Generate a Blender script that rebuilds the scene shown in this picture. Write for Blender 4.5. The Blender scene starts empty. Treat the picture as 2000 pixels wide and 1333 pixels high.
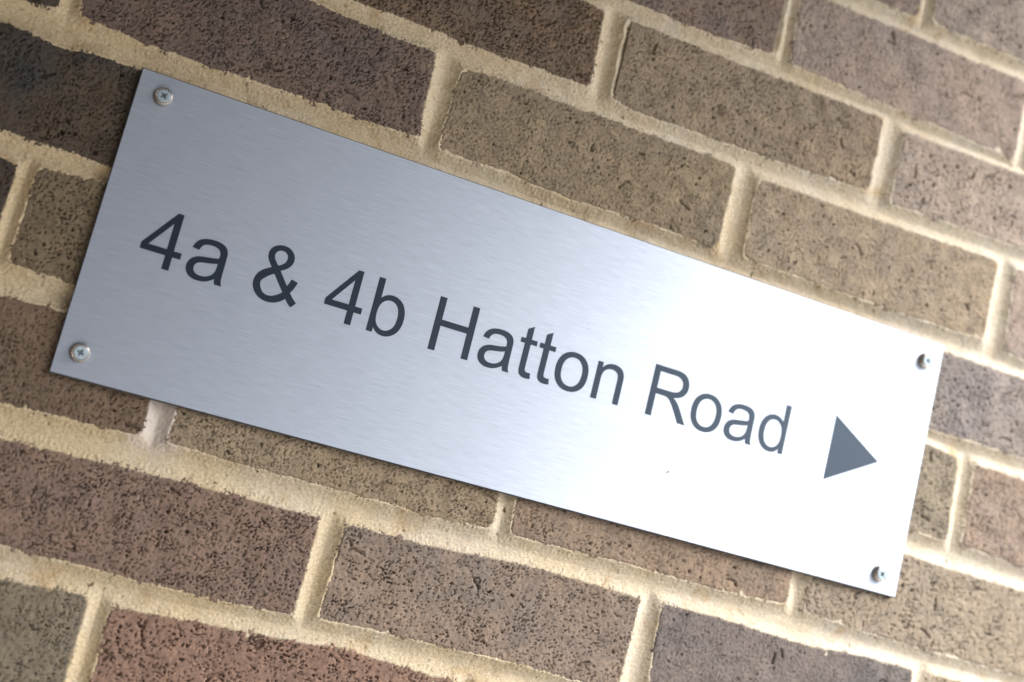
import bpy, math, random
import numpy as np
from mathutils import Matrix, Vector

# ------------------------------------------------------------------ camera
# Wall frame in millimetres: X along the courses, Z up, "out" away from the wall.
# World: x = X/1000, y = -out/1000, z = Z0 + Z/1000  (the sign hangs at about eye height)
Z0 = 1.62
scene = bpy.context.scene
col = scene.collection

def W(X, Z, out=0.0):
    return Vector((X / 1000, -out / 1000, Z0 + Z / 1000))

FOC = 2531.41            # focal length in pixels of the 2000 px wide photograph
CAM = (50.13, -228.26, 782.53)                       # X, Z, out
AX = np.array((0.11601, -0.34033, 0.27062))          # solved rotation vector (wall frame)
_t = np.linalg.norm(AX); _k = AX / _t
_K = np.array([[0, -_k[2], _k[1]], [_k[2], 0, -_k[0]], [-_k[1], _k[0], 0]])
ROT = np.eye(3) + math.sin(_t) * _K + (1 - math.cos(_t)) * _K @ _K
def axis(v):                                          # wall frame (x, up, out) -> world
    return Vector((v[0], -v[2], v[1]))
cam_data = bpy.data.cameras.new('camera')
cam = bpy.data.objects.new('camera', cam_data)
col.objects.link(cam)
m = Matrix.Identity(4)
for i in range(3):
    a = axis(ROT[:, i])
    for j in range(3):
        m[j][i] = a[j]
p = W(*CAM)
for j in range(3):
    m[j][3] = p[j]
cam.matrix_world = m
cam_data.sensor_width = 36.0
cam_data.sensor_fit = 'HORIZONTAL'
cam_data.lens = FOC / 2000 * 36
cam_data.clip_start = 0.01
cam_data.clip_end = 2000
cam_data.dof.use_dof = True
cam_data.dof.focus_distance = 0.805
cam_data.dof.aperture_fstop = 3.4
scene.camera = cam

# ------------------------------------------------------------------ light
SUN_AZ, SUN_EL = 45.0, 52.0        # degrees right of the wall's normal, above the horizon
az, el = math.radians(SUN_AZ), math.radians(SUN_EL)
sd = Vector((math.sin(az) * math.cos(el), -math.cos(az) * math.cos(el), math.sin(el)))
world = bpy.data.worlds.new('World')
scene.world = world
world.use_nodes = True
wn = world.node_tree.nodes
bg = wn['Background']
sky = wn.new('ShaderNodeTexSky')
sky.sky_type = 'NISHITA'
sky.sun_disc = False
sky.sun_elevation = el
sky.sun_rotation = math.atan2(sd.x, sd.y)
sky.air_density = 1.0
sky.dust_density = 6.0
sky.ozone_density = 1.0
world.node_tree.links.new(sky.outputs[0], bg.inputs[0])
bg.inputs[1].default_value = 0.075
sun_data = bpy.data.lights.new('sun', 'SUN')
sun_data.energy = 1.5
sun_data.angle = math.radians(56)
sun_data.color = (1.0, 0.985, 0.97)
sun = bpy.data.objects.new('sun', sun_data)
col.objects.link(sun)
sun.rotation_euler = (-sd).to_track_quat('-Z', 'Y').to_euler()
sun.location = sd * 5 + Vector((0.35, 0, Z0))
vs = scene.view_settings
vs.view_transform = 'Standard'
vs.look = 'None'
vs.exposure = 2.14
vs.gamma = 1
vs.use_curve_mapping = False

FRONT = 3.6                          # front of the sign plate, millimetres from the brick faces
BLOCKER_X, BLOCKER_Z = 0.86, 2.2     # right edge and height of the added light blocker over the sign
# ------------------------------------------------------------------ helpers
rng = np.random.default_rng(7)
random.seed(7)

def tag(o, label=None, cat=None, group=None, kind=None):
    for k, v in (('label', label), ('category', cat), ('group', group), ('kind', kind)):
        if v:
            o[k] = v
    return o

def link(name, mesh, mat=None, parent=None):
    if mat is not None and not mesh.materials:
        mesh.materials.append(mat)
    o = bpy.data.objects.new(name, mesh)
    col.objects.link(o)
    o.parent = parent
    return o

def empty(name, loc):
    o = bpy.data.objects.new(name, None)
    o.empty_display_size = 0.05
    col.objects.link(o)
    o.location = loc
    return o

def mesh_np(name, verts, quads, smooth=True, ngons=()):
    me = bpy.data.meshes.new(name)
    nq = len(quads)
    loops = np.concatenate([np.asarray(quads, np.int32).ravel()] + [np.asarray(n, np.int32) for n in ngons])
    starts = list(range(0, nq * 4, 4)); totals = [4] * nq
    s = nq * 4
    for n in ngons:
        starts.append(s); totals.append(len(n)); s += len(n)
    me.vertices.add(len(verts))
    me.vertices.foreach_set('co', np.asarray(verts, np.float32).ravel())
    me.loops.add(len(loops))
    me.loops.foreach_set('vertex_index', loops)
    me.polygons.add(len(starts))
    me.polygons.foreach_set('loop_start', np.array(starts, np.int32))
    me.polygons.foreach_set('loop_total', np.array(totals, np.int32))
    me.polygons.foreach_set('use_smooth', np.full(len(starts), smooth))
    me.update(calc_edges=True)
    return me

def sstep(a, b, x):
    t = np.clip((x - a) / (b - a), 0, 1)
    return t * t * (3 - 2 * t)

NY, NX = 1024, 2048
_fy = np.fft.fftfreq(NY)[:, None]; _fx = np.fft.rfftfreq(NX)[None, :]
def noise(wl, step, band=0.5, stretch=1.0, slope=None, angle=0.0):
    """periodic unit-variance noise of wavelength wl (mm) on a grid of `step` mm"""
    n = np.fft.rfft2(rng.standard_normal((NY, NX)))
    ca, sa = math.cos(angle), math.sin(angle)
    fx = (_fx * ca + _fy * sa) * stretch; fy = -_fx * sa + _fy * ca
    f = np.sqrt(fx ** 2 + fy ** 2) / step * wl + 1e-9
    if slope is None:
        w = np.exp(-(np.log(f) / band) ** 2)
    else:
        w = np.where(f < 1, 0.0, f ** -slope) * np.exp(-(f * 0.02) ** 2)
    r = np.fft.irfft2(n * w, (NY, NX))
    return (r - r.mean()) / r.std()

# ------------------------------------------------------------------ materials
def new_mat(name):
    mt = bpy.data.materials.new(name)
    mt.use_nodes = True
    nt = mt.node_tree
    return mt, nt, nt.nodes['Principled BSDF']

def N(nt, kind, **kw):
    n = nt.nodes.new(kind)
    for k, v in kw.items():
        if k.startswith('_'):
            n.inputs[k[1:].replace('_', ' ')].default_value = v
        else:
            setattr(n, k, v)
    return n

def ramp(nt, src, stops):
    r = nt.nodes.new('ShaderNodeValToRGB')
    e = r.color_ramp.elements
    while len(e) < len(stops):
        e.new(0.5)
    for el_, (pos, c) in zip(e, stops):
        el_.position = pos
        el_.color = c if len(c) == 4 else (*c, 1)
    nt.links.new(src, r.inputs[0])
    return r

def mixc(nt, fac, a, b, mode='MIX'):
    n = nt.nodes.new('ShaderNodeMix')
    n.data_type = 'RGBA'; n.blend_type = mode
    for sock, v in ((n.inputs[0], fac), (n.inputs[6], a), (n.inputs[7], b)):
        if isinstance(v, bpy.types.NodeSocket):
            nt.links.new(v, sock)
        elif isinstance(v, (int, float)):
            sock.default_value = v
        else:
            sock.default_value = (*v, 1)
    return n.outputs[2]

def brick_material():
    mt, nt, bs = new_mat('fired_clay')
    tc = N(nt, 'ShaderNodeTexCoord')
    def attr(nm):
        a = N(nt, 'ShaderNodeAttribute'); a.attribute_type = 'OBJECT'; a.attribute_name = nm
        return a
    ca, cb, cc, sd_ = attr('clay'), attr('clay_burnt'), attr('clay_edge'), attr('seed')
    add = N(nt, 'ShaderNodeVectorMath', operation='ADD')
    nt.links.new(tc.outputs['Object'], add.inputs[0])
    nt.links.new(sd_.outputs['Vector'], add.inputs[1])
    v = add.outputs[0]
    def nz(scale, detail=4, rough=0.6, dist=0.0):
        n = N(nt, 'ShaderNodeTexNoise', _Scale=scale, _Detail=detail, _Roughness=rough, _Distortion=dist)
        nt.links.new(v, n.inputs['Vector'])
        return n.outputs['Fac']
    big = ramp(nt, nz(16, 3, 0.55, 0.6), [(0.40, (0, 0, 0)), (0.66, (1, 1, 1))]).outputs[0]
    c = mixc(nt, big, ca.outputs['Color'], cb.outputs['Color'])
    patch = ramp(nt, nz(34, 4, 0.6, 0.4), [(0.52, (0, 0, 0)), (0.70, (1, 1, 1))]).outputs[0]
    c = mixc(nt, patch, c, cc.outputs['Color'])
    # sandy grain: lighter and darker flecks of the clay itself
    grain = ramp(nt, nz(520, 3, 0.7), [(0.30, (0.62, 0.60, 0.58)), (0.5, (1, 1, 1)), (0.72, (1.4, 1.38, 1.34))]).outputs[0]
    c = mixc(nt, 0.8, c, grain, 'MULTIPLY')
    mid = ramp(nt, nz(150, 4, 0.65), [(0.30, (0.72, 0.72, 0.74)), (0.5, (1, 1, 1)), (0.75, (1.2, 1.17, 1.12))]).outputs[0]
    c = mixc(nt, 0.9, c, mid, 'MULTIPLY')
    iron = ramp(nt, nz(520, 2, 0.5, 0.6), [(0.61, (0, 0, 0)), (0.66, (1, 1, 1))]).outputs[0]
    c = mixc(nt, 0.45, c, mixc(nt, iron, c, (0.030, 0.025, 0.022)))
    nt.links.new(c, bs.inputs['Base Color'])
    bs.inputs['Roughness'].default_value = 0.85
    bs.inputs['Specular IOR Level'].default_value = 0.3
    b = N(nt, 'ShaderNodeBump', _Strength=0.35, _Distance=0.0005)
    nt.links.new(nz(900, 3, 0.6), b.inputs['Height'])
    nt.links.new(b.outputs[0], bs.inputs['Normal'])
    return mt

def mortar_material():
    mt, nt, bs = new_mat('buff_mortar')
    tc = N(nt, 'ShaderNodeTexCoord')
    def nz(scale, detail=4, rough=0.6, dist=0.0):
        n = N(nt, 'ShaderNodeTexNoise', _Scale=scale, _Detail=detail, _Roughness=rough, _Distortion=dist)
        nt.links.new(tc.outputs['Object'], n.inputs['Vector'])
        return n.outputs['Fac']
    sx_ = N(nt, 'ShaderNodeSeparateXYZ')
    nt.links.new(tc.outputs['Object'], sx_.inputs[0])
    light_tint = N(nt, 'ShaderNodeMath', operation='MULTIPLY_ADD'); light_tint.inputs[1].default_value = 0.55  # joints painted paler to the right, putting the brighter, cooler light into their colour
    nt.links.new(sx_.outputs['X'], light_tint.inputs[0]); nt.links.new(nz(13, 4, 0.6), light_tint.inputs[2])
    c = mixc(nt, ramp(nt, light_tint.outputs[0], [(0.32, (0, 0, 0)), (0.72, (1, 1, 1))]).outputs[0],
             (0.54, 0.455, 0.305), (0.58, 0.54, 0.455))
    stain = ramp(nt, nz(26, 5, 0.62, 0.5), [(0.56, (0, 0, 0)), (0.74, (1, 1, 1))]).outputs[0]
    c = mixc(nt, stain, c, (0.40, 0.29, 0.15))
    grain = ramp(nt, nz(750, 3, 0.75), [(0.30, (0.62, 0.60, 0.56)), (0.5, (1, 1, 1)), (0.72, (1.28, 1.28, 1.28))]).outputs[0]
    c = mixc(nt, 0.8, c, grain, 'MULTIPLY')
    # pale salt bloom on the short upright joint below the sign's lower left corner
    geo = N(nt, 'ShaderNodeNewGeometry')
    dv = N(nt, 'ShaderNodeVectorMath', operation='DISTANCE')
    dv.inputs[1].default_value = tuple(W(113, -200, -3))
    nt.links.new(geo.outputs['Position'], dv.inputs[0])
    wob = N(nt, 'ShaderNodeMath', operation='MULTIPLY_ADD'); wob.inputs[1].default_value = 0.016
    nt.links.new(nz(120, 3), wob.inputs[0]); nt.links.new(dv.outputs['Value'], wob.inputs[2])
    mb = N(nt, 'ShaderNodeMapRange', _From_Min=0.022, _From_Max=0.036, _To_Min=0.65, _To_Max=0.0)
    nt.links.new(wob.outputs[0], mb.inputs[0])
    bloom = mb.outputs[0]
    c = mixc(nt, bloom, c, (0.60, 0.57, 0.58))
    dark = ramp(nt, nz(210, 2, 0.5, 0.8), [(0.72, (0, 0, 0)), (0.77, (1, 1, 1))]).outputs[0]
    c = mixc(nt, dark, c, (0.14, 0.10, 0.06))
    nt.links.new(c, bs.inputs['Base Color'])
    bs.inputs['Roughness'].default_value = 0.9
    bs.inputs['Specular IOR Level'].default_value = 0.25
    b = N(nt, 'ShaderNodeBump', _Strength=0.8, _Distance=0.0004)
    nt.links.new(nz(1100, 3, 0.7), b.inputs['Height'])
    nt.links.new(b.outputs[0], bs.inputs['Normal'])
    return mt

def steel_material():
    mt, nt, bs = new_mat('brushed_steel')
    tc = N(nt, 'ShaderNodeTexCoord')
    def streak(sx, sz, detail=3, rough=0.6):
        mp = N(nt, 'ShaderNodeMapping')
        mp.inputs['Scale'].default_value = (sx, 1, sz)
        nt.links.new(tc.outputs['Object'], mp.inputs['Vector'])
        n = N(nt, 'ShaderNodeTexNoise', _Scale=1.0, _Detail=detail, _Roughness=rough)
        nt.links.new(mp.outputs[0], n.inputs['Vector'])
        return n.outputs['Fac']
    s1 = streak(60, 1700, 4, 0.75)
    s2 = streak(9, 420)
    bs.inputs['Metallic'].default_value = 1.0
    c = mixc(nt, ramp(nt, s1, [(0.3, (0, 0, 0)), (0.7, (1, 1, 1))]).outputs[0], (0.43, 0.49, 0.585), (0.56, 0.635, 0.75))
    geo = N(nt, 'ShaderNodeNewGeometry')
    for (px, pz, rad, amt) in ((439.4, -151.0, 0.9, .8), (440.2, -150.2, 0.9, .8), (438.7, -151.8, 0.7, .6), (354.8, -72.0, 0.6, .3), (359.5, -70.9, 0.6, .4), (360.1, -74.6, 0.6, .4),
                               (369.9, -78.8, 0.7, .3), (372.4, -81.4, 0.6, .3), (375.2, -83.2, 0.6, .3), (190.0, -38.0, 0.5, .25), (477.0, -60.0, 0.5, .25)):
        dv = N(nt, 'ShaderNodeVectorMath', operation='DISTANCE')
        dv.inputs[1].default_value = tuple(W(px, pz, FRONT))
        nt.links.new(geo.outputs['Position'], dv.inputs[0])
        mr_ = N(nt, 'ShaderNodeMapRange', _From_Min=rad / 2200, _From_Max=rad / 1100, _To_Min=amt, _To_Max=0.0)
        nt.links.new(dv.outputs['Value'], mr_.inputs[0])
        c = mixc(nt, mr_.outputs[0], c, (0.07, 0.065, 0.06))
    nt.links.new(c, bs.inputs['Base Color'])
    cloud = N(nt, 'ShaderNodeTexNoise', _Scale=9.0, _Detail=4.0)
    nt.links.new(tc.outputs['Object'], cloud.inputs['Vector'])
    s2m = N(nt, 'ShaderNodeMath', operation='MULTIPLY_ADD'); s2m.inputs[1].default_value = 0.5
    nt.links.new(cloud.outputs['Fac'], s2m.inputs[0])
    half = N(nt, 'ShaderNodeMath', operation='MULTIPLY'); half.inputs[1].default_value = 0.5
    nt.links.new(s2, half.inputs[0]); nt.links.new(half.outputs[0], s2m.inputs[2])
    rr = N(nt, 'ShaderNodeMapRange', _From_Min=0.25, _From_Max=0.75, _To_Min=0.57, _To_Max=0.69)
    nt.links.new(s2m.outputs[0], rr.inputs[0])
    nt.links.new(rr.outputs[0], bs.inputs['Roughness'])
    bs.inputs['Anisotropic'].default_value = 0.6
    tg = N(nt, 'ShaderNodeTangent', direction_type='UV_MAP', uv_map='UVMap')
    nt.links.new(tg.outputs[0], bs.inputs['Tangent'])
    bs.inputs['Anisotropic Rotation'].default_value = 0.25
    b = N(nt, 'ShaderNodeBump', _Strength=0.25, _Distance=0.0002)
    nt.links.new(s1, b.inputs['Height'])
    nt.links.new(b.outputs[0], bs.inputs['Normal'])
    return mt

def plain_metal(name, color, rough, metallic=1.0, bump=0.0):
    mt, nt, bs = new_mat(name)
    tc = N(nt, 'ShaderNodeTexCoord')
    n = N(nt, 'ShaderNodeTexNoise', _Scale=900.0, _Detail=3.0)
    nt.links.new(tc.outputs['Object'], n.inputs['Vector'])
    c = mixc(nt, n.outputs['Fac'], tuple(x * 0.85 for x in color), tuple(min(1, x * 1.12) for x in color))
    nt.links.new(c, bs.inputs['Base Color'])
    bs.inputs['Metallic'].default_value = metallic
    bs.inputs['Roughness'].default_value = rough
    return mt

def vinyl_material():
    mt, nt, bs = new_mat('charcoal_vinyl')
    tc = N(nt, 'ShaderNodeTexCoord')
    n = N(nt, 'ShaderNodeTexNoise', _Scale=600.0, _Detail=3.0)
    nt.links.new(tc.outputs['Object'], n.inputs['Vector'])
    c = mixc(nt, n.outputs['Fac'], (0.008, 0.008, 0.013), (0.012, 0.012, 0.019))
    nt.links.new(c, bs.inputs['Base Color'])
    bs.inputs['Roughness'].default_value = 0.5
    bs.inputs['Specular IOR Level'].default_value = 0.8
    bs.inputs['Specular Tint'].default_value = (0.5, 0.73, 1.0, 1)
    bs.inputs['Anisotropic'].default_value = 0.6
    tg = N(nt, 'ShaderNodeTangent', direction_type='UV_MAP', uv_map='UVMap')
    nt.links.new(tg.outputs[0], bs.inputs['Tangent'])
    bs.inputs['Anisotropic Rotation'].default_value = 0.25
    return mt

M_BRICK, M_MORTAR, M_STEEL, M_VINYL = brick_material(), mortar_material(), steel_material(), vinyl_material()
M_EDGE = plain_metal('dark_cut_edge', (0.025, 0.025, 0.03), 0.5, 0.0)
M_CUP = plain_metal('nickel_cup', (0.52, 0.47, 0.42), 0.22)
M_ZINC = plain_metal('zinc_screw', (0.40, 0.49, 0.55), 0.55, 0.7)
M_RECESS = plain_metal('screw_recess', (0.16, 0.22, 0.28), 0.5)

# ------------------------------------------------------------------ brick wall layout (millimetres)
# bed joints: offsets of the upper (u) and lower (l) mortar edge from the course line 75*k
BED={
-4: {'u': [(49.9, 6.9), (103.3, 5.5), (159.6, 3.6), (210.5, 4.4), (253.5, 5.9), (295.1, 6.2), (373.9, 5.4), (412.9, 3.0)], 'l': [(55.0, -10.4), (103.1, -9.0), (118.3, -12.1), (163.5, -10.4), (221.3, -9.3), (257.4, -8.0), (312.6, -11.8)]} ,
-3: {'u': [(27.4, 8.0), (65.4, 9.0), (104.7, 9.8), (123.3, 9.9), (183.5, 8.4), (232.1, 8.3), (287.2, 6.7), (330.3, 7.9), (353.3, 7.7), (422.7, 8.8), (466.8, 7.5), (501.6, 7.3), (550.6, 8.6), (568.7, 7.2), (629.2, 4.0), (680.3, 2.5), (762.9, 1.0)], 'l': [(32.8, -10.2), (85.9, -9.7), (141.8, -9.1), (212.7, -10.2), (238.8, -9.9), (291.8, -10.4), (357.4, -7.6), (442.1, -10.1), (459.5, -10.0), (506.0, -10.2), (568.9, -14.1), (625.1, -11.8), (666.7, -12.8)]} ,
-2: {'u': [(4.3, 11.2), (10.1, 10.8), (43.6, 8.7), (638.9, 7.7), (671.7, 6.8), (696.4, 6.9), (744.9, 4.0)], 'l': [(10.1, -8.3), (44.0, -6.6), (639.9, -9.7), (674.5, -11.1), (748.7, -12.5)]} ,
-1: {'u': [(-16.7, 7.5), (2.8, 6.9), (22.1, 7.4), (44.4, 5.6), (640.8, 7.2), (726.8, 8.1)], 'l': [(-12.5, -6.9), (-1.5, -8.4), (10.1, -5.3), (45.4, -3.9), (639.6, -3.1), (670.2, -6.6), (730.3, -7.1)]} ,
0: {'u': [(-26.7, 9.0), (-7.7, 10.4), (4.8, 11.7), (40.1, 8.7), (71.3, 8.4), (112.0, 8.9), (152.2, 10.1), (186.4, 9.5), (215.9, 10.3), (234.0, 6.9), (279.4, 8.1), (322.2, 5.2), (379.3, 7.8), (481.4, 7.3), (546.3, 7.3), (614.1, 7.7), (670.5, 8.7), (710.3, 4.6)], 'l': [(-34.6, -6.9), (-16.9, -7.7), (5.1, -9.5), (24.3, -6.1), (34.5, -7.2), (638.9, -8.5), (713.3, -8.2)]} ,
1: {'u': [(153.8, 5.7), (219.2, 6.1), (253.4, 5.5), (287.4, 7.4), (321.6, 7.9), (361.0, 3.4), (429.0, 5.8), (547.9, 10.3), (567.1, 8.1), (691.3, 12.4)], 'l': [(130.2, -3.7), (156.8, -5.1), (183.1, -7.2), (214.4, -6.5), (234.2, -9.7), (263.6, -8.0), (305.8, -7.8), (363.8, -7.5), (439.5, -6.2), (462.4, -8.6), (553.9, -7.0), (658.2, -3.4)]} ,
2: {'u': [(342.2, 1.2), (403.1, 1.9), (452.9, 6.1), (466.4, 4.1), (541.9, 3.4), (603.2, 2.8), (676.5, 2.0)], 'l': [(345.2, -10.5), (390.5, -10.2), (459.7, -9.0), (545.8, -7.2), (571.0, -10.3), (678.4, -6.5)]} ,
3: {'u': [(555.5, 1.0), (576.4, 2.9), (658.6, 4.5)], 'l': [(481.9, -14.1), (544.7, -12.3), (606.7, -11.8), (662.0, -10.0)]} ,
}
PERP = [
    (1, 0, ((-7.5, -20.9), (-6.3, -26.9), (3.3, -16.6), (4.6, -25.9))),
    (1, 225, ((215.8, 28.7), (217.8, -26.6), (233.6, 27.6), (231.8, -27.6))),
    (1, 450, ((441.0, 28.8), (440.4, -26.4), (459.3, 27.9), (460.3, -23.0))),
    (1, 675, ((671.0, 31.2), (671.2, -27.8), (687.7, 27.1), (691.6, -26.2))),
    (2, 337.5, ((319.2, 24.0), (322.0, -28.3), (335.1, 26.1), (337.1, -26.8))),
    (2, 562.5, ((548.5, 26.8), (548.4, -25.4), (568.5, 26.3), (567.3, -26.6))),
    (3, 450, ((451.4, 11.3), (452.9, -31.4), (460.1, 14.7), (463.8, -30.0))),
    (4, 562.5, ((558.9, -21.0), (558.6, -33.6), (570.2, -16.6), (572.6, -32.7))),
    (-1, 0, ((-1.3, 28.3), (-1.6, -6.2), (8.8, 31.8), (8.0, -26.4))),
    (-1, 675, ((670.5, 27.9), (672.8, -27.4), (684.5, 28.4), (685.8, -27.4))),
    (-2, 112.5, ((104.6, -6.7), (108.0, -26.8), (120.9, -6.6), (120.0, -24.5))),
    (-2, 337.5, ((329.7, -7.5), (330.1, -29.0), (340.3, -6.5), (342.6, -27.3))),
    (-2, 562.5, ((551.8, -8.2), (553.5, -26.8), (567.7, -7.5), (566.4, -27.9))),
    (-3, 225, ((221.3, 26.9), (221.2, -29.6), (237.3, 27.2), (235.2, -31.2))),
    (-3, 450, ((443.1, 26.6), (442.1, -28.7), (458.1, 27.2), (461.8, -20.4))),
    (-4, 112.5, ((104.5, 27.7), (104.6, -20.7), (116.9, 26.0), (117.8, -18.1))),
]

PERP.append((-3, 675, ((666, 27), (667, -27), (682, 27), (683, -27))))

def bed_u(k, X):
    if k in BED:
        a = np.array(BED[k]['u']); return 75 * k + np.interp(X, a[:, 0], a[:, 1])
    return 75 * k + 7.5 + 0 * X
def bed_l(k, X):
    if k in BED:
        a = np.array(BED[k]['l']); return 75 * k + np.interp(X, a[:, 0], a[:, 1])
    return 75 * k - 8.5 + 0 * X

def perp_edges(r, X0):
    """functions of Z: x of the left and right edge of the upright joint"""
    for rr, XX, q in PERP:
        if rr == r and abs(XX - X0) < 1:
            zc = 75 * r - 37.5
            (lx0, lz0), (lx1, lz1), (rx0, rz0), (rx1, rz1) = q
            def ln(xa, za, xb, zb):
                s = (xb - xa) / (zb - za)
                s = max(-0.06, min(0.06, s))
                return lambda Z: (xa + xb) / 2 + s * (Z - zc - (za + zb) / 2)
            return ln(lx0, lz0, lx1, lz1), ln(rx0, rz0, rx1, rz1)
    j = ((r * 37 + int(X0) * 13) % 7 - 3) * 0.8
    return (lambda Z: X0 + j - 7.5 + 0 * Z), (lambda Z: X0 + j + 7.5 + 0 * Z)

def project(X, Z):
    q = (np.array([X, Z, 0.0]) - np.array(CAM)) @ ROT
    return 0.5 + FOC * q[0] / -q[2] / 2000, 0.5 - FOC * q[1] / -q[2] / 1333

STEP = 0.65
STEP_OFF = 1.3
def tile(step):
    return dict(
        low=noise(34, step, 0.45), mid=noise(6.0, step, 0.45, 0.75), tear1=noise(1.9, step, 0.40, 0.75, angle=0.5),
        tear2=noise(2.9, step, 0.40, 0.65, angle=0.3), drag=noise(3.0, step, 0.4, 2.6), pit=noise(7.0, step, 0.35), grain=noise(1.6, step, 0.4),
        ragA=noise(11, step, 0.5), ragB=noise(3.0, step, 0.45), ragC=noise(30, step, 0.4))
TILES = {STEP: tile(STEP)}

def brick_edges(r, j):
    off = 0 if r % 2 else 112.5
    xl, xr = off + 225 * j, off + 225 * (j + 1)
    return xl, xr, perp_edges(r, xl)[1], perp_edges(r, xr)[0]

def brick_dist(r, e, X, Z):
    """signed distance (mm) to the visible outline of a brick, positive inside"""
    _, _, fl, fr = e
    d = np.stack([X - fl(Z), fr(Z) - X, bed_l(r, X) - Z, Z - bed_u(r - 1, X)])
    k = 0.55
    mn = d.min(0)
    return mn - np.log(np.exp(-k * (d - mn)).sum(0)) / k

BRICKS = []
for r in range(-7, 7):
    for j in range(-3, 5):
        e = brick_edges(r, j)
        inn = False; near = False
        for fx in np.linspace(0.02, 0.98, 9):
            for fz in np.linspace(0.05, 0.95, 5):
                u, v = project(e[0] + fx * 225, 75 * (r - 1) + fz * 75)
                if -0.01 < u < 1.01 and -0.01 < v < 1.01:
                    inn = True
                if -0.16 < u < 1.16 and -0.2 < v < 1.2:
                    near = True
        if near:
            BRICKS.append((r, j, e, inn))

# colours: (main clay, burnt patches, blotches) as sRGB bytes of the clay, converted to linear
def lin(c, k=1.0):
    return tuple(min(1.0, k * (x / 255 / 12.92 if x < 10.3 else ((x / 255 + 0.055) / 1.055) ** 2.4)) for x in c)
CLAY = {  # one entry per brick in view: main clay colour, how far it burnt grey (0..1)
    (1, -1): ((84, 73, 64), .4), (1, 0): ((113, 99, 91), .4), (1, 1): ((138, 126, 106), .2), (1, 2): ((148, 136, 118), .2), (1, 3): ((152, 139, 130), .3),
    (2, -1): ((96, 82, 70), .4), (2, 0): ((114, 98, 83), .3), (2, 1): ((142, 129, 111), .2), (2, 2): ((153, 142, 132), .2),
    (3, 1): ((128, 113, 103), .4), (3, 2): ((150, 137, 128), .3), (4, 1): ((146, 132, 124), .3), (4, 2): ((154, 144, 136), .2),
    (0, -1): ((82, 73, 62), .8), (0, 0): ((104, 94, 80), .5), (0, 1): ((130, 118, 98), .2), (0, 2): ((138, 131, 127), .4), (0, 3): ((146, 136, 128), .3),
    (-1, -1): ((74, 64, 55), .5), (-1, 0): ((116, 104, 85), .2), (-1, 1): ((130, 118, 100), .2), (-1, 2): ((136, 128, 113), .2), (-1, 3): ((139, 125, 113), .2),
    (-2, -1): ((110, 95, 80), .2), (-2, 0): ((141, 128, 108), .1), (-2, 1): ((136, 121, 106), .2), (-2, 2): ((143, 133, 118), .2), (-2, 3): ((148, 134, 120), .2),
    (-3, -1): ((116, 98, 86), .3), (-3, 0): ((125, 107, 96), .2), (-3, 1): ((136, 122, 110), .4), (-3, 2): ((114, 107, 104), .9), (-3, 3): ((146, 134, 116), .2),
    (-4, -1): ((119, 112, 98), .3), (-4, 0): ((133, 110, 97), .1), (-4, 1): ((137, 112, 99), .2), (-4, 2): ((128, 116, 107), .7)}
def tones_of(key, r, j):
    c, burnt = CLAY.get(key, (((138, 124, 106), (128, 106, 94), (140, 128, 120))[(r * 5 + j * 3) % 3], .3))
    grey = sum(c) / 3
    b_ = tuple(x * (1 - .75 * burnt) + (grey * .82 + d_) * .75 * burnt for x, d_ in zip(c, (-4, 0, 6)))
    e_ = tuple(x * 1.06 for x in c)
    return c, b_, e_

wall = empty('brick_wall', W(340, -100))
tag(wall, 'weathered brown and grey brick wall with wide buff mortar joints behind the sign', 'wall')
wall_loc = np.array(wall.location)

def grid_quads(nz_, nx_, idx=None):
    a = np.arange(nz_ * nx_).reshape(nz_, nx_)
    return np.stack([a[:-1, :-1], a[:-1, 1:], a[1:, 1:], a[1:, :-1]], -1).reshape(-1, 4)

def to_world(X, Z, out):
    return np.stack([X / 1000, -out / 1000, Z0 + Z / 1000], -1)

def window(t, key, oy, ox, shp, sc=1.0):
    a = t[key]
    return np.take(np.take(a, (oy + np.arange(shp[0]) * sc).astype(int) % NY, 0), (ox + np.arange(shp[1]) * sc).astype(int) % NX, 1)

def cracks(X, Z, e, r, n):
    out = np.zeros(X.shape)
    for _ in range(n):
        x0 = random.uniform(e[0] + 15, e[1] - 15); z0 = random.uniform(75 * (r - 1) + 12, 75 * r - 12)
        a = random.uniform(0, math.pi); L = random.uniform(3, 11); wd = random.uniform(0.45, 0.8)
        for _s in range(3):
            x1, z1 = x0 + L / 3 * math.cos(a), z0 + L / 3 * math.sin(a)
            dx, dz = x1 - x0, z1 - z0
            tt = np.clip(((X - x0) * dx + (Z - z0) * dz) / (dx * dx + dz * dz), 0, 1)
            dd = np.hypot(X - x0 - tt * dx, Z - z0 - tt * dz)
            out = np.maximum(out, np.exp(-(dd / wd) ** 2))
            x0, z0 = x1, z1; a += random.uniform(-0.9, 0.9)
    return out

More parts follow.
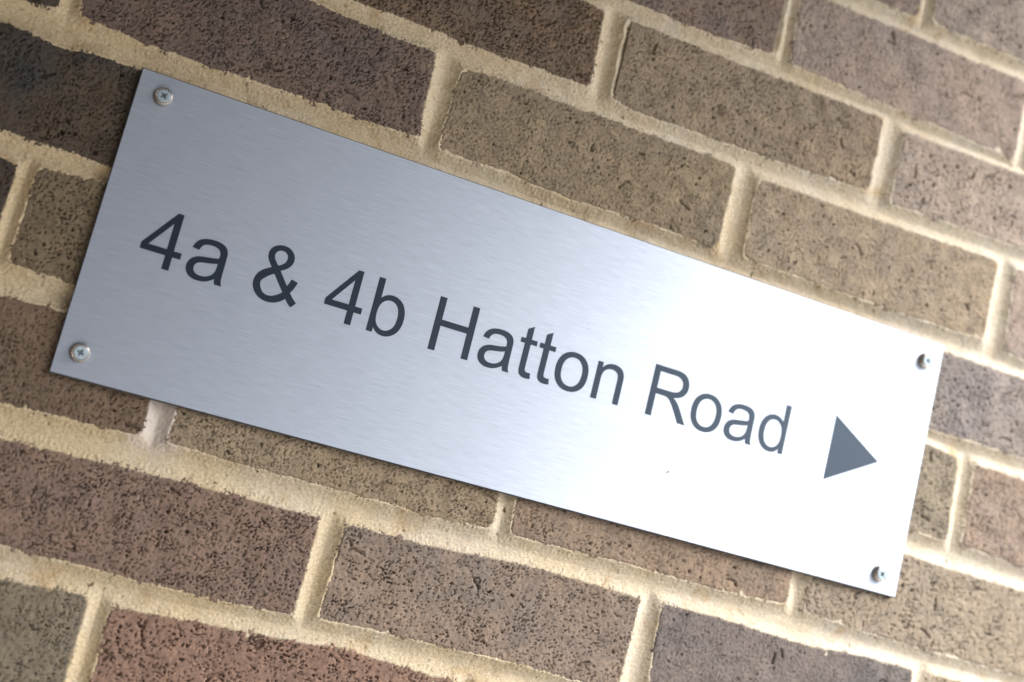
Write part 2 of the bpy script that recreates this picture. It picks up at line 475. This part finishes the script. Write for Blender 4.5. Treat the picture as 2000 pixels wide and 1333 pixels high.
BRICK_DEPTH = 100.0
for n, (r, j, e, inn) in enumerate(BRICKS):
    st = STEP if inn else STEP_OFF
    t = TILES[STEP]
    xs = np.arange(e[0] + 2, e[1] - 2 + st, st)
    zs = np.arange(75 * (r - 1) + 0.5, 75 * r + 1.0, st)
    X, Z = np.meshgrid(xs, zs)
    oy, ox = int(rng.integers(NY)), int(rng.integers(NX))
    sc = random.choice((0.88, 1.0, 1.0, 1.15, 1.35))
    g = lambda k_: window(t, k_, oy, ox, X.shape, sc * st / STEP)
    d = brick_dist(r, e, X, Z) + 1.2 + 0.30 * g('ragA') + 0.36 * g('ragB') + 0.2 * g('ragC') + 0.25 * g('tear1') - 2.2 * sstep(1.9, 2.6, g('low'))
    rough = 0.5 + 0.65 * random.random()
    th = 0.30 * (0.1 - random.random()) + (-0.3 if (r, j) == (-3, 1) else 0) + 0.16 * g('ragC')
    tear = np.maximum(sstep(1.42, 1.85, g('tear1') + th), sstep(1.52, 1.95, g('tear2') + th))
    tear = np.maximum(tear, 0.8 * random.random() * sstep(1.6, 2.0, g('drag') + th))
    tear = tear * (0.35 + 0.65 * sstep(0.8, 3.5, d)) * (0.8 + 0.3 * sstep(-1.0, 1.0, g('low')))
    h = (0.24 * g('low') + 0.08 * g('mid') + 0.05 * g('grain') - 2.6 * tear * rough
         - 2.8 * sstep(2.35, 2.8, g('pit')) - 2.4 * cracks(X, Z, e, r, 4 if inn else 0) + 0.25 * (random.random() - 0.5))
    h = h - 2.4 * (1 - sstep(-0.4, 2.8, d)) ** 1.6
    h = np.where(d < 0, h - 13 * np.clip(-d / 1.8, 0, 1), h)
    h = np.maximum(h, -17)
    nz_, nx_ = X.shape
    co = to_world(X, Z, h).reshape(-1, 3)
    quads = grid_quads(nz_, nx_)
    a = np.arange(nz_ * nx_).reshape(nz_, nx_)
    ring = np.concatenate([a[0, :], a[1:, -1], a[-1, -2::-1], a[-2:0:-1, 0]])
    back = co[ring].copy(); back[:, 1] = BRICK_DEPTH / 1000
    nb = len(co); m_ = len(ring)
    bi = nb + np.arange(m_)
    side = np.stack([ring, bi, np.roll(bi, -1), np.roll(ring, -1)], -1)
    cen = np.array(to_world((e[0] + e[1]) / 2, 75 * r - 37.5, 0.0))
    allco = np.concatenate([co, back]) - cen
    me = mesh_np('brick', allco, np.concatenate([quads, side]), True, [bi[::-1]])
    o = link('brick', me, M_BRICK, wall)
    o.location = cen - wall_loc
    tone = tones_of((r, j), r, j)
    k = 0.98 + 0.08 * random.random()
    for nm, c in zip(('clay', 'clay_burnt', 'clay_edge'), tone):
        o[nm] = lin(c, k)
    o['seed'] = (random.random() * 9, random.random() * 9, random.random() * 9)

# ------------------------------------------------------------------ mortar: one raked, hollow joint network
mx0, mx1 = min(b[2][0] for b in BRICKS) - 4, max(b[2][1] for b in BRICKS) + 4
mz0, mz1 = 75 * (min(b[0] for b in BRICKS) - 1) - 6, 75 * max(b[0] for b in BRICKS) + 6
xs = np.arange(mx0, mx1, STEP); zs = np.arange(mz0, mz1, STEP)
X, Z = np.meshgrid(xs, zs)
D = np.full(X.shape, -30.0)
have = np.zeros(X.shape, bool)
for r, j, e, inn in BRICKS:
    i0, i1 = np.searchsorted(xs, (e[0] - 14, e[1] + 14))
    k0, k1 = np.searchsorted(zs, (75 * (r - 1) - 12, 75 * r + 12))
    sl = (slice(k0, k1), slice(i0, i1))
    D[sl] = np.maximum(D[sl], brick_dist(r, e, X[sl], Z[sl]))
    have[sl] = True
t = TILES[STEP]
g = lambda key, a_=0, b_=0: window(t, key, a_, b_, X.shape)
streaks = window({'s': noise(4, STEP, 0.4, 7.0)}, 's', 0, 0, X.shape)
G = -(D + 0.22 * g('ragA', 311, 90) + 0.25 * g('ragB', 77, 500))          # positive inside the joint
s = np.clip(G / 8.5, 0, 1)
H = -0.25 - 4.6 * (1 - (1 - s) ** 1.8)
H = H + 0.18 * g('low', 200, 900) + 0.045 * g('grain', 40, 40) + 0.04 * streaks * s + 0.04 * g('mid', 600, 100) - 0.5 * sstep(2.0, 2.6, g('ragB', 800, 10)) * s
H = H + 0.09 * np.exp(-((G - 0.2) / 1.0) ** 2) * (0.5 + 0.5 * g('ragA', 500, 1200))   # crumbly lip
H = H - 1.4 * sstep(2.5, 3.2, g('pit', 123, 321))
smear = sstep(1.5, 2.4, window({'s': noise(24, STEP, 0.4, 0.6)}, 's', 17, 5, X.shape))
H = np.where(G < 0, H + (-0.55 + 0.5 * smear) * (-G), H)
H = np.where(G < -5, -16, H)
keep = have & (G > -6.5)
idx = np.full(X.shape, -1, np.int64)
idx[keep] = np.arange(keep.sum())
co = to_world(X[keep], Z[keep], H[keep])
q = np.stack([idx[:-1, :-1], idx[:-1, 1:], idx[1:, 1:], idx[1:, :-1]], -1).reshape(-1, 4)
q = q[(q >= 0).all(1)]
# the solid body of the joints behind the face
nb = len(co)
bx = [(mx0 + 6, 17), (mx1 - 6, 17), (mx0 + 6, 96), (mx1 - 6, 96)]
vb = []
for (x_, dpt) in bx:
    for z_ in (mz0 + 8, mz1 - 8):
        vb.append(to_world(np.array(x_), np.array(z_), np.array(-dpt * 1.0)))
co = np.concatenate([co, np.array(vb)])
# vertex order: x0 front lo/hi, x1 front lo/hi, x0 back lo/hi, x1 back lo/hi
body = np.array([[0, 2, 3, 1], [4, 5, 7, 6], [0, 1, 5, 4], [2, 6, 7, 3], [1, 3, 7, 5], [0, 4, 6, 2]]) + nb
me = mesh_np('mortar', co - wall_loc, np.concatenate([q, body]))
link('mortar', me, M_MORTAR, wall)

# ------------------------------------------------------------------ the sign
PLATE_W, PLATE_H, PLATE_T = 588.3, 187.0, 2.6
PC = (341.0, -99.35)
def fit(X, Z):
    return 50 + (X - 50) * 1.0018, -228 + (Z + 228) * 1.0018
sign = empty('wall_sign', W(PC[0], PC[1], FRONT - PLATE_T))
sign.rotation_euler = (0, -0.0013, 0)
tag(sign, 'brushed steel address plate with dark lettering and arrow, screwed to the brick wall', 'sign')

def S(x, z, out):            # sign-local millimetres; out measured from the plate's back
    return (x / 1000, -out / 1000, z / 1000)

def make_plate():
    w, h, T, b = PLATE_W / 2, PLATE_H / 2, PLATE_T, 0.45
    rings = [(0.0, 0.0), (0.0, T - b), (1.0, T)]
    v = []
    # dark edge widened along the left and bottom to paint in the shadow line
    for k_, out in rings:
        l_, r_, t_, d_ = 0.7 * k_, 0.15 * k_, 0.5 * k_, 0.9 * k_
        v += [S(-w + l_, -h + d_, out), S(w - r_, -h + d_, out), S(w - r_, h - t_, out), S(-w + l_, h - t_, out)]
    f = [[3, 2, 1, 0]]
    for k_ in range(2):
        for i in range(4):
            a, b_ = k_ * 4 + i, k_ * 4 + (i + 1) % 4
            f.append([a, b_, b_ + 4, a + 4])
    f.append([8, 9, 10, 11])
    me = bpy.data.meshes.new('plate')
    me.from_pydata(v, [], f)
    uv = me.uv_layers.new(name='UVMap')
    for lp in me.loops:
        c = me.vertices[lp.vertex_index].co
        uv.data[lp.index].uv = (c.x + 0.3 + c.y * 0.3, c.z + 0.1 + c.y * 0.2)
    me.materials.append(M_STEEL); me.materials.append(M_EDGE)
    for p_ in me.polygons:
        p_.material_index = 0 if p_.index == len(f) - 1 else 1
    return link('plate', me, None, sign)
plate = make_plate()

# lettering: outlines in a 2048-unit em (quadratic curves), cut vinyl 0.12 mm thick
GLYPH = {
 '4': (1139, 'M662 0 L662 351 L26 351 L26 516 L695 1466 L842 1466 L842 516 L1040 516 L1040 351 L842 351 L842 0 Z M662 516 L662 1177 L203 516 Z'),
 'a': (1139, 'M828 131 Q728 46 635.5 11 Q543 -24 437 -24 Q262 -24 168 61.5 Q74 147 74 280 Q74 358 109.5 422.5 Q145 487 202.5 526 Q260 565 332 585 Q385 599 492 612 Q710 638 813 674 Q814 711 814 721 Q814 831 763 876 Q694 937 558 937 Q431 937 370.5 892.5 Q310 848 281 735 L105 759 Q129 872 184 941.5 Q239 1011 343 1048.5 Q447 1086 584 1086 Q720 1086 805 1054 Q890 1022 930 973.5 Q970 925 986 851 Q995 805 995 685 L995 445 Q995 194 1006.5 127.5 Q1018 61 1052 0 L864 0 Q836 56 828 131 Z M813 533 Q715 493 519 465 Q408 449 362 429 Q316 409 291 370.5 Q266 332 266 285 Q266 213 320.5 165 Q375 117 480 117 Q584 117 665 162.5 Q746 208 784 287 Q813 348 813 467 Z'),
 '&': (1366, 'M973 173 Q882 71 774.5 20 Q667 -31 542 -31 Q311 -31 175 125 Q65 252 65 409 Q65 549 155 662 Q245 775 424 861 Q322 978 288 1051 Q254 1124 254 1191 Q254 1325 359 1408 Q464 1491 604 1491 Q751 1491 845 1401 Q939 1311 939 1185 Q939 981 668 836 L925 509 Q969 595 993 708 L1176 669 Q1129 481 1049 360 Q1148 229 1273 140 L1155 0 Q1048 69 973 173 Z M574 949 Q689 1017 722.5 1068 Q756 1119 756 1181 Q756 1255 709 1301.5 Q662 1348 592 1348 Q520 1348 472 1301.5 Q424 1255 424 1188 Q424 1154 441.5 1117 Q459 1080 494 1038 Z M858 315 L535 715 Q392 630 342 557.5 Q252 485 252 413 Q252 325 322.5 230 Q393 135 522 135 Q602 135 687.5 185 Q773 235 858 315 Z'),
 'b': (1139, 'M301 0 L134 0 L134 1466 L314 1466 L314 943 Q428 1086 605 1086 Q703 1086 790.5 1046.5 Q878 1007 934.5 935.5 Q991 864 1023 763 Q1055 662 1055 547 Q1055 274 920 125 Q785 -24 596 -24 Q408 -24 301 133 Z M299 539 Q299 348 351 263 Q436 124 581 124 Q699 124 785 226.5 Q871 329 871 532 Q871 740 788.5 839 Q706 938 589 938 Q471 938 385 835.5 Q299 733 299 539 Z'),
 'H': (1479, 'M164 0 L164 1466 L358 1466 L358 864 L1120 864 L1120 1466 L1314 1466 L1314 0 L1120 0 L1120 691 L358 691 L358 0 Z'),
 't': (569, 'M528 161 L554 2 Q478 -14 418 -14 Q320 -14 266 17 Q212 48 190 98.5 Q168 149 168 311 L168 922 L36 922 L36 1062 L168 1062 L168 1325 L347 1433 L347 1062 L528 1062 L528 922 L347 922 L347 301 Q347 224 356.5 202 Q366 180 387.5 167 Q409 154 449 154 Q479 154 528 161 Z'),
 'o': (1139, 'M68 531 Q68 826 232 968 Q369 1086 566 1086 Q785 1086 924 942.5 Q1063 799 1063 546 Q1063 341 1001.5 223.5 Q940 106 822.5 41 Q705 -24 566 -24 Q343 -24 205.5 119 Q68 262 68 531 Z M253 531 Q253 327 342 225.5 Q431 124 566 124 Q700 124 789 226 Q878 328 878 537 Q878 734 788.5 835.5 Q699 937 566 937 Q431 937 342 836 Q253 735 253 531 Z'),
 'n': (1139, 'M135 0 L135 1062 L297 1062 L297 911 Q414 1086 635 1086 Q731 1086 811.5 1051.5 Q892 1017 932 961 Q972 905 988 828 Q998 778 998 653 L998 0 L818 0 L818 646 Q818 756 797 810.5 Q776 865 722.5 897.5 Q669 930 597 930 Q482 930 398.5 857 Q315 784 315 580 L315 0 Z'),
 'R': (1479, 'M161 0 L161 1466 L811 1466 Q1007 1466 1109 1426.5 Q1211 1387 1272 1287 Q1333 1187 1333 1066 Q1333 910 1232 803 Q1131 696 920 667 Q997 630 1037 594 Q1122 516 1198 399 L1453 0 L1209 0 L1015 305 Q930 437 875 507 Q820 577 776.5 605 Q733 633 688 644 Q655 651 580 651 L355 651 L355 0 Z M355 819 L772 819 Q905 819 980 846.5 Q1055 874 1094 934.5 Q1133 995 1133 1066 Q1133 1170 1057.5 1237 Q982 1304 819 1304 L355 1304 Z'),
 'd': (1139, 'M824 0 L824 134 Q723 -24 527 -24 Q400 -24 293.5 46 Q187 116 128.5 241.5 Q70 367 70 530 Q70 689 123 818.5 Q176 948 282 1017 Q388 1086 519 1086 Q615 1086 690 1045.5 Q765 1005 812 940 L812 1466 L991 1466 L991 0 Z M255 530 Q255 326 341 225 Q427 124 544 124 Q662 124 744.5 220.5 Q827 317 827 515 Q827 733 743 835 Q659 937 536 937 Q416 937 335.5 839 Q255 741 255 530 Z'),
}
VINYL = 0.12
def outline_mesh(name, contours, scale, thick=VINYL):
    """contours: lists of points; filled between outer outlines and counters, given real thickness"""
    cu = bpy.data.curves.new(name, 'CURVE')
    cu.dimensions = '2D'; cu.fill_mode = 'BOTH'
    cu.extrude = thick / 2000
    for pts in contours:
        sp = cu.splines.new('POLY')
        sp.points.add(len(pts) - 1)
        for p_, (x, z) in zip(sp.points, pts):
            p_.co = (x * scale / 1000, z * scale / 1000, 0, 1)
        sp.use_cyclic_u = True
    tmp = bpy.data.objects.new(name, cu)
    col.objects.link(tmp)
    dg = bpy.context.evaluated_depsgraph_get()
    me = bpy.data.meshes.new_from_object(tmp.evaluated_get(dg))
    bpy.data.objects.remove(tmp); bpy.data.curves.remove(cu)
    me.transform(Matrix.Rotation(math.pi / 2, 4, 'X'))
    me.materials.clear()
    me.name = name
    while me.uv_layers:
        me.uv_layers.remove(me.uv_layers[0])
    uv = me.uv_layers.new(name='UVMap')
    for lp in me.loops:
        c = me.vertices[lp.vertex_index].co
        uv.data[lp.index].uv = (c.x * 5 + 0.3 + c.y * 3, c.z * 5 + 0.3 + c.y * 2)
    return me

def parse(path):
    out, cur = [], None
    tok = path.split()
    i = 0
    while i < len(tok):
        c = tok[i][0]
        if c == 'Z':
            if cur and cur[0] == cur[-1]: cur.pop()
            out.append(cur); cur = None; i += 1
        elif c in 'ML':
            pt = (float(tok[i][1:]), float(tok[i + 1])); i += 2
            if c == 'M': cur = [pt]
            else: cur.append(pt)
        else:
            a = cur[-1]; b = (float(tok[i][1:]), float(tok[i + 1])); d_ = (float(tok[i + 2]), float(tok[i + 3])); i += 4
            for k_ in range(1, 7):
                u = k_ / 6
                cur.append(tuple((1 - u) ** 2 * a[q_] + 2 * u * (1 - u) * b[q_] + u * u * d_[q_] for q_ in (0, 1)))
    return out

EM = 48.28
TEXT_X, TEXT_Z = fit(74.1, -117.9)[0] - PC[0], fit(74.1, -117.9)[1] - PC[1]
cache = {}
pen = 0
for ch in '4a & 4b Hatton Road':
    if ch == ' ':
        pen += 569; continue
    adv, path = GLYPH[ch]
    if ch not in cache:
        cache[ch] = outline_mesh('digit' if ch == '4' else 'ampersand' if ch == '&' else 'letter', parse(path), EM / 2048)
    nm = 'digit' if ch == '4' else 'ampersand' if ch == '&' else 'letter'
    o = link(nm, cache[ch], M_VINYL, sign)
    o.location = S(TEXT_X + pen * EM / 2048, TEXT_Z, PLATE_T + VINYL / 2 + 0.01)
    pen += adv
arrow = outline_mesh('arrow', [[(fit(*q_)[0] - PC[0], fit(*q_)[1] - PC[1]) for q_ in ((557.0, -79.6), (598.4, -103.1), (556.9, -126.2))]], 1.0)
o = link('arrow', arrow, M_VINYL, sign)
o.location = S(0, 0, PLATE_T + VINYL / 2 + 0.01)

def lathe(name, prof, seg, mat, parent, close=True):
    v, f = [], []
    for (r_, o_) in prof:
        for i in range(seg):
            a = 2 * math.pi * i / seg
            v.append(S(r_ * math.cos(a), r_ * math.sin(a), o_))
    for k_ in range(len(prof) - 1):
        for i in range(seg):
            f.append([k_ * seg + i, k_ * seg + (i + 1) % seg, (k_ + 1) * seg + (i + 1) % seg, (k_ + 1) * seg + i])
    if close:
        f.append([(len(prof) - 1) * seg + i for i in range(seg)])
    me = bpy.data.meshes.new(name)
    me.from_pydata(v, [], f)
    me.update()
    for p_ in me.polygons:
        p_.use_smooth = True
    return link(name, me, mat, parent)

def make_screw(x, z, turn, tilt):
    root = empty('screw', (0, 0, 0))
    root.parent = sign
    root.location = S(x, z, PLATE_T)
    root.rotation_euler = (tilt[0], turn, tilt[1])
    # turned cup washer: flared foot, domed shoulder, hollow seat
    lathe('cup_washer', [(5.9, 0.0), (6.0, 0.35), (5.75, 1.2), (5.35, 2.4), (4.95, 3.2), (4.6, 3.5), (4.3, 3.45), (4.15, 3.1), (4.0, 2.2)], 48, M_CUP, root, False)
    head = lathe('screw_head', [(4.1, 2.4), (4.1, 3.3), (3.9, 3.72), (3.5, 3.9)], 48, M_ZINC, root, False)
    # flat top of the head with the four-winged recess cut right through into a dark pocket
    cross = []
    for k_ in range(4):
        a_ = k_ * math.pi / 2
        for (px, py) in ((0.62, 0.62), (0.80, 1.05), (0.52, 1.10), (0.48, 2.15), (-0.48, 2.15), (-0.52, 1.10), (-0.80, 1.05)):
            cross.append((px * math.cos(a_) - py * math.sin(a_), px * math.sin(a_) + py * math.cos(a_)))
    circ = [(3.5 * math.cos(2 * math.pi * i / 48), 3.5 * math.sin(2 * math.pi * i / 48)) for i in range(48)]
    top = outline_mesh('head_face', [circ, cross], 1.0, 1.1)
    tp = link('head_face', top, M_ZINC, head)
    tp.location = S(0, 0, 3.9 - 0.55)
    lathe('cross_recess', [(3.0, 2.70), (2.9, 2.75), (1.4, 2.72)], 24, M_RECESS, head, True)

for (x, z, a, tl) in ((62.9, -19.6, 0.85, (0.0, 0.0)), (60.1, -177.6, 0.35, (0.02, 0.08)), (620.0, -22.2, 0.5, (0.03, 0.05)), (617.2, -179.2, 0.75, (0.0, 0.02))):
    make_screw(fit(x, z)[0] - PC[0], fit(x, z)[1] - PC[1], a, tl)

# ------------------------------------------------------------------ the ground the wall stands on
me = bpy.data.meshes.new('pavement')
me.from_pydata([(-60, -60, 0), (60, -60, 0), (60, 1, 0), (-60, 1, 0)], [], [[0, 1, 2, 3]])
mt, nt, bs = new_mat('paving')
tc = N(nt, 'ShaderNodeTexCoord')
n1 = N(nt, 'ShaderNodeTexNoise', _Scale=2.0, _Detail=6.0)
nt.links.new(tc.outputs['Object'], n1.inputs['Vector'])
nt.links.new(mixc(nt, n1.outputs['Fac'], (0.24, 0.235, 0.225), (0.34, 0.33, 0.315)), bs.inputs['Base Color'])
bs.inputs['Roughness'].default_value = 0.9
tag(link('pavement', me, mt), kind='structure')

# ------------------------------------------------------------------ the rest of the wall, and unseen blockers added to shade its left end
def box(name, lo, hi, mat, parent=None):
    v = [(x, y, z) for x in (lo[0], hi[0]) for y in (lo[1], hi[1]) for z in (lo[2], hi[2])]
    f = [[0, 1, 3, 2], [4, 6, 7, 5], [0, 4, 5, 1], [2, 3, 7, 6], [0, 2, 6, 4], [1, 5, 7, 3]]
    me = bpy.data.meshes.new(name)
    me.from_pydata(v, [], f)
    return link(name, me, mat, parent)

mt, nt, bs = new_mat('wall_beyond')
tc = N(nt, 'ShaderNodeTexCoord')
mp = N(nt, 'ShaderNodeMapping')
mp.inputs['Rotation'].default_value = (math.pi / 2, 0, 0)
nt.links.new(tc.outputs['Object'], mp.inputs['Vector'])
br = N(nt, 'ShaderNodeTexBrick', _Scale=1.0, _Mortar_Size=0.008, _Brick_Width=0.225, _Row_Height=0.075)
br.inputs['Color1'].default_value = (0.20, 0.16, 0.12, 1)
br.inputs['Color2'].default_value = (0.26, 0.21, 0.17, 1)
br.inputs['Mortar'].default_value = (0.55, 0.47, 0.33, 1)
nt.links.new(mp.outputs[0], br.inputs['Vector'])
nt.links.new(br.outputs['Color'], bs.inputs['Base Color'])
bs.inputs['Roughness'].default_value = 0.9
tag(box('side_light_blocker', (-0.95, -1.7, 0.0), (-0.74, 0.019, BLOCKER_Z - 0.002), mt), kind='structure')  # unseen slab added to keep sky light off the left end
o = box('wall_core', (-2.2, 0.020, 0.0), (3.2, 0.22, 2.75), mt, wall)
o.location = -Vector(wall.location)

mt, nt, bs = new_mat('blocker_brown')  # dark finish for the added light blockers
tc = N(nt, 'ShaderNodeTexCoord')
n1 = N(nt, 'ShaderNodeTexNoise', _Scale=6.0, _Detail=5.0)
nt.links.new(tc.outputs['Object'], n1.inputs['Vector'])
nt.links.new(mixc(nt, n1.outputs['Fac'], (0.06, 0.05, 0.04), (0.10, 0.085, 0.07)), bs.inputs['Base Color'])
bs.inputs['Roughness'].default_value = 0.7
tag(box('overhead_light_blocker', (-2.2, -1.9, BLOCKER_Z), (BLOCKER_X, 0.019, BLOCKER_Z + 0.16), mt), kind='structure')  # unseen slab added overhead to shade the upper left
tag(box('far_reflection_blocker', (-6.0, -4.25, 0.0), (1.05, -4.0, 2.6), mt), kind='structure')  # unseen block added opposite to darken the plate's left reflection
